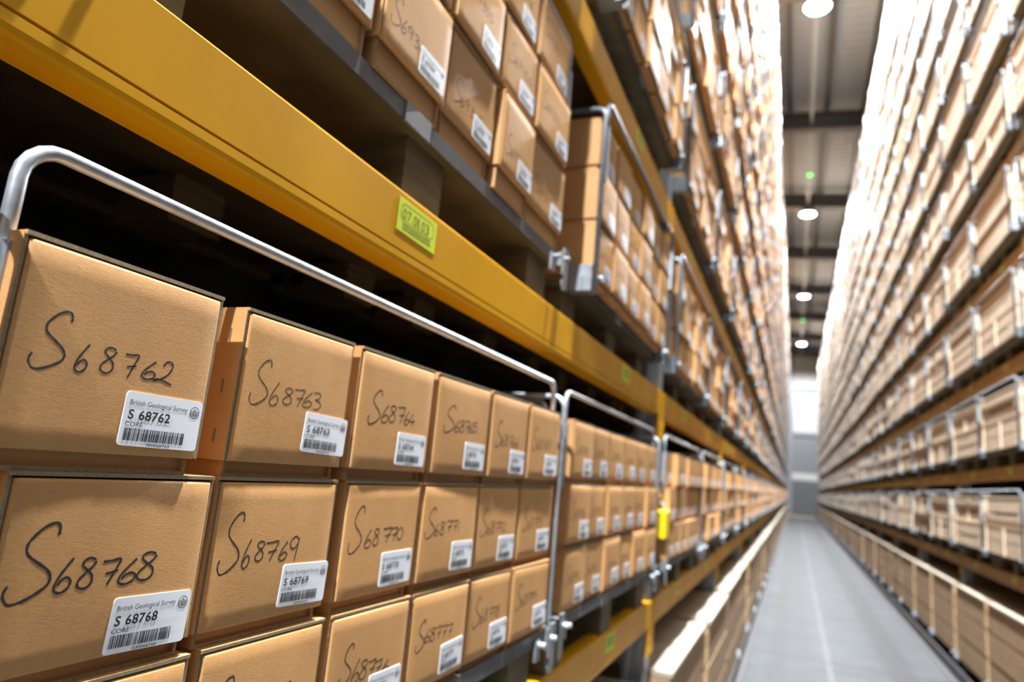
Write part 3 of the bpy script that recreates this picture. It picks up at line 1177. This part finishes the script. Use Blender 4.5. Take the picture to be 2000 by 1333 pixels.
# -- crates
crates.sort(key=lambda k: -k['a'])
CR_CACHE = {}
cr_rest = MB()
WHICH = {2: ['lower', 'upper'], 3: ['bottom', 'middle', 'top']}
for n, k in enumerate(crates):
    r = random.Random(n + 77)
    seed = r.randrange(6)
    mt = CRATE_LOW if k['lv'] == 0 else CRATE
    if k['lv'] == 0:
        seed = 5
    M = k['M'] @ Matrix.Translation((r.uniform(-.003, .003) if k['lv'] == 0 else r.uniform(-.02, .012), .025, k['z']))
    key = (k['L'], seed, mt.name, k['lv'] == 0 and k['row'] == k['n'] - 1)
    if key not in CR_CACHE:
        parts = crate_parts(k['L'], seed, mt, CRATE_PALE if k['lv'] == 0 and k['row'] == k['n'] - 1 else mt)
        both = MB()
        for nm, q in parts:
            both.add(q, Matrix())
        CR_CACHE[key] = (both, [(nm, q.mesh(nm)) for nm, q in parts], both.mesh('wooden_crate'))
    both, parts, whole = CR_CACHE[key]
    if n >= 300 or k['a'] < 4:
        cr_rest.add(both, M)
        continue
    lab = '%s wooden core crate, %s of stack, %s pallet along %s rack, %s' % ('brown' if k['lv'] == 0 else 'tan', WHICH[k['n']][k['row']], ordinal(max(1, k['along'])), k['side'], SHELF[k['lv']])
    loc, rz = M.to_translation(), M.to_euler().z
    if n < 90:
        t = tag(empty('wooden_crate', loc, rz), lab, 'crate', 'wooden core crates on the racks')
        for nm, me in parts:
            obj(nm, me, t)
    else:
        tag(obj('wooden_crate', whole, None, loc, (0, 0, rz)), lab, 'crate', 'wooden core crates on the racks')
tag(cr_rest.build('distant_crates'), 'mass of wooden crates far along and high up the right rack', 'crate', 'wooden core crates on the racks', 'stuff')

# ---------------------------------------------------------------- racking: beams and uprights
BEAM_PROF = [(-.007, -.107), (-.002, -.105), (0, -.100), (0, -.0905), (-.0028, -.0892), (-.0028, -.0882), (0, -.0872), (0, -.004), (-.004, 0), (-.046, 0), (-.046, -.107)]


def beam_parts(length=BAY, YELLOW=YELLOW):
    b = MB()
    b.prism([(x, z) for x, z in BEAM_PROF][::-1], .055, length - .055, YELLOW)
    con = []
    for y0, y1 in ((.018, .058), (length - .058, length - .018)):
        c = MB()
        c.box((-.006, y0, -.215), (.0025, y1, -.003), YELLOW)
        for z in (-.19, -.15, -.05, -.02):
            c.tube([(.0024, (y0 + y1) / 2, z), (.0045, (y0 + y1) / 2, z)], .006, YELLOW, 8)
        con.append(c)
    return b, con


def location_label(mb, y, z, w, h):
    mb.plate([(y, z), (y + w, z - .002), (y + w, z - .002 + h), (y, z + h)], .0001, .0009, LIME)


FIRST_EXTRA = .25            # the nearest bay on the left is a little wider
beams = []
for side in ('left', 'right'):
    for lv, z in enumerate(LEVELS):
        if lv == 0:
            continue
        for bay in range(0 if side == 'left' else 1, NBAY):
            y = UP0 + SHIFT[side] + BAY * bay
            first = side == 'left' and bay == 0
            if first:
                y -= FIRST_EXTRA
            M = side_matrix(side, y, z, BAY)
            if side == 'right':
                M = M @ Matrix.Translation((-.045, 0, 0))
            cc = [M @ Vector((0, 0, -.1)), M @ Vector((0, BAY, -.1)), M @ Vector((0, BAY, 0)), M @ Vector((0, 0, 0))]
            beams.append(dict(first=first, side=side, lv=lv, bay=bay, M=M, a=seen_area(cc)))
beams.sort(key=lambda k: -k['a'])
bparts = beam_parts()
b_all = MB()
for q in [bparts[0]] + bparts[1]:
    b_all.add(q, Matrix())
for y in (.62, 1.88):
    location_label(b_all, y, -.062, .115, .05)
B_WHOLE = {'left': b_all.mesh('rack_beam')}
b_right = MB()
bparts_r = beam_parts(BAY, SHADED_YELLOW)
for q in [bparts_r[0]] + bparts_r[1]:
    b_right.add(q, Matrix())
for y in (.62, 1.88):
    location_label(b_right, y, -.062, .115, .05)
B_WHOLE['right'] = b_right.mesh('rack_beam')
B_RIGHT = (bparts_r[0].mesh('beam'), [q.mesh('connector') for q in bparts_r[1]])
B_BODY = bparts[0].mesh('beam')
B_CON = [q.mesh('connector') for q in bparts[1]]
bfirst = beam_parts(BAY + FIRST_EXTRA)
B_FIRST = (bfirst[0].mesh('beam'), [q.mesh('connector') for q in bfirst[1]])
lm = MB()
location_label(lm, 0, 0, .115, .05)
LIME_MESH = lm.mesh('location_label')
bars = MB()
for line in range(2):
    u = .018
    rr = random.Random(line)
    while u < .095:
        w = rr.uniform(.0012, .005)
        rect(bars, u, .030 - line * .016, u + w, .040 - line * .016, LIME_INK, .0011)
        u += w + .0015
BARS_MESH = bars.mesh('printing')
pr = MB()
put_string(pr, GLYPH, '0701', 0, 0, 0, LIME_INK, .001) if False else None
u = .013
for c in '07.01.03':
    g = GLYPH_THIN[c]
    w = {'.': .0024, '1': .0042}.get(c, .0105)
    put_glyph(pr, g, u, .0205, .0235, LIME_INK, w, .0011)
    u += w + .0024
outer = [(y + .007, z + .0165) for y, z in rounded(.100, .0275, .0125, 6)]
inner = [(y + .0082, z + .0177) for y, z in rounded(.0976, .0251, .0113, 6)]
nn = len(outer)
pr.poly([(.0011, y, z) for y, z in outer + inner], [(i, (i + 1) % nn, (i + 1) % nn + nn, i + nn) for i in range(nn)], LIME_INK)
rr = random.Random(3)
for line in range(2):
    u = .016
    while u < .098:
        w = rr.uniform(.001, .004)
        rect(pr, u, .0105 - line * .0055, u + w, .0138 - line * .0055, LIME_INK, .0011)
        u += w + .0014
PRINT_NEAR = pr.mesh('printing')
b_rest = MB()
for n, k in enumerate(beams):
    if n >= 300 or k['a'] < 3:
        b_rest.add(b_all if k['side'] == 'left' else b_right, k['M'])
        continue
    lab = ('yellow' if k['side'] == 'left' else 'shade-darkened yellow') + ' rack beam, bay %s along the %s rack, %s' % (ordinal(k['bay'] + 1 - (0 if k['side'] == 'left' else 1)), k['side'], SHELF[k['lv']])
    near = k['side'] == 'left' and k['bay'] == 0 and k['lv'] == 2
    if near:
        lab = 'big yellow rack beam across the upper left with lime label 07.01.03'
    loc, rz = k['M'].to_translation(), k['M'].to_euler().z
    if n < 40 or k['first']:
        t = tag(empty('rack_beam', loc, rz), lab, 'rack beam', 'yellow rack beams', 'thing')
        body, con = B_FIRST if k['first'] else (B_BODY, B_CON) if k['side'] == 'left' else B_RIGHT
        obj('beam', body, t)
        for me in con:
            obj('connector', me, t)
        for j, y in enumerate((.476 + FIRST_EXTRA if near else .62, 1.90 + (FIRST_EXTRA if k['first'] else 0))):
            s = obj('location_label', LIME_MESH, t, (0, y, -.062))
            tag(s, 'lime green label')
            obj('printing', PRINT_NEAR if near and j == 0 else BARS_MESH, s)
    else:
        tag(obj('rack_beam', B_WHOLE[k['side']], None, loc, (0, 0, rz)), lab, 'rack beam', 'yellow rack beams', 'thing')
tag(b_rest.build('distant_rack_beams'), 'mass of yellow beams far along and high up both racks', 'rack beam', 'yellow rack beams', 'stuff')

TOP = LEVELS[-1] + .55


def upright_parts():
    f = MB()
    f.box((-.104, -.05, 0), (-.0105, -.046, TOP), GALV_DULL)
    f.box((-.104, .046, 0), (-.0105, .05, TOP), GALV_DULL)
    f.box((-.0145, -.0455, 0), (-.0105, .0455, TOP), GALV_DULL)
    foot = MB()
    foot.box((-.12, -.075, 0), (.01, .075, .008), GALV_DULL)
    r = MB()
    r.box((-1.05, -.05, 0), (-.96, -.046, TOP), GALV_DULL)
    r.box((-1.05, .046, 0), (-.96, .05, TOP), GALV_DULL)
    r.box((-1.05, -.0455, 0), (-1.046, .0455, TOP), GALV_DULL)
    br = MB()
    z, s = .3, 1
    while z < TOP - 1:
        a, b = (-.09, -.97) if s > 0 else (-.97, -.09)
        br.tube([(a, 0, z), (b, 0, z + .75)], .014, GALV_DULL, 6)
        z += .8
        s = -s
    return [('front_post', f.mesh('front_post')), ('foot', foot.mesh('foot')), ('rear_post', r.mesh('rear_post')), ('brace', br.mesh('brace'))]


UPR = upright_parts()
for side in ('left', 'right'):
    for n in range(NBAY + 1):
        if side == 'right' and n == 0:
            continue
        M = side_matrix(side, UP0 + SHIFT[side] + BAY * n - (FIRST_EXTRA if side == 'left' and n == 0 else 0), 0, 0)
        nm = n + 1 if side == 'left' else n
        if side == 'right':
            M = M @ Matrix.Translation((-.045, 0, 0))
        t = tag(empty('rack_upright', M.to_translation(), M.to_euler().z), 'tall grey rack upright, %s along the %s rack' % (ordinal(nm), side), 'rack upright', 'rack uprights')
        for pn, me in UPR:
            obj(pn, me, t)

# -- yellow holder clipped to the upright between the first and second bay
t = tag(empty('yellow_holder', (XBL + .004, UP0 + BAY - .0, H - .240)), 'bright yellow plastic holder on the upright beside the second lower cage', 'holder')
q = MB()
q.box((-.008, 0, .006), (.036, .105, .122), BRIGHT_YELLOW)
bevelled(q.build('case', t), .006)
q = MB()
q.tube([(.014, .05, .128), (.014, .05, .146), (.0, .05, .156)], .006, GALV, 8)
q.build('hook', t)
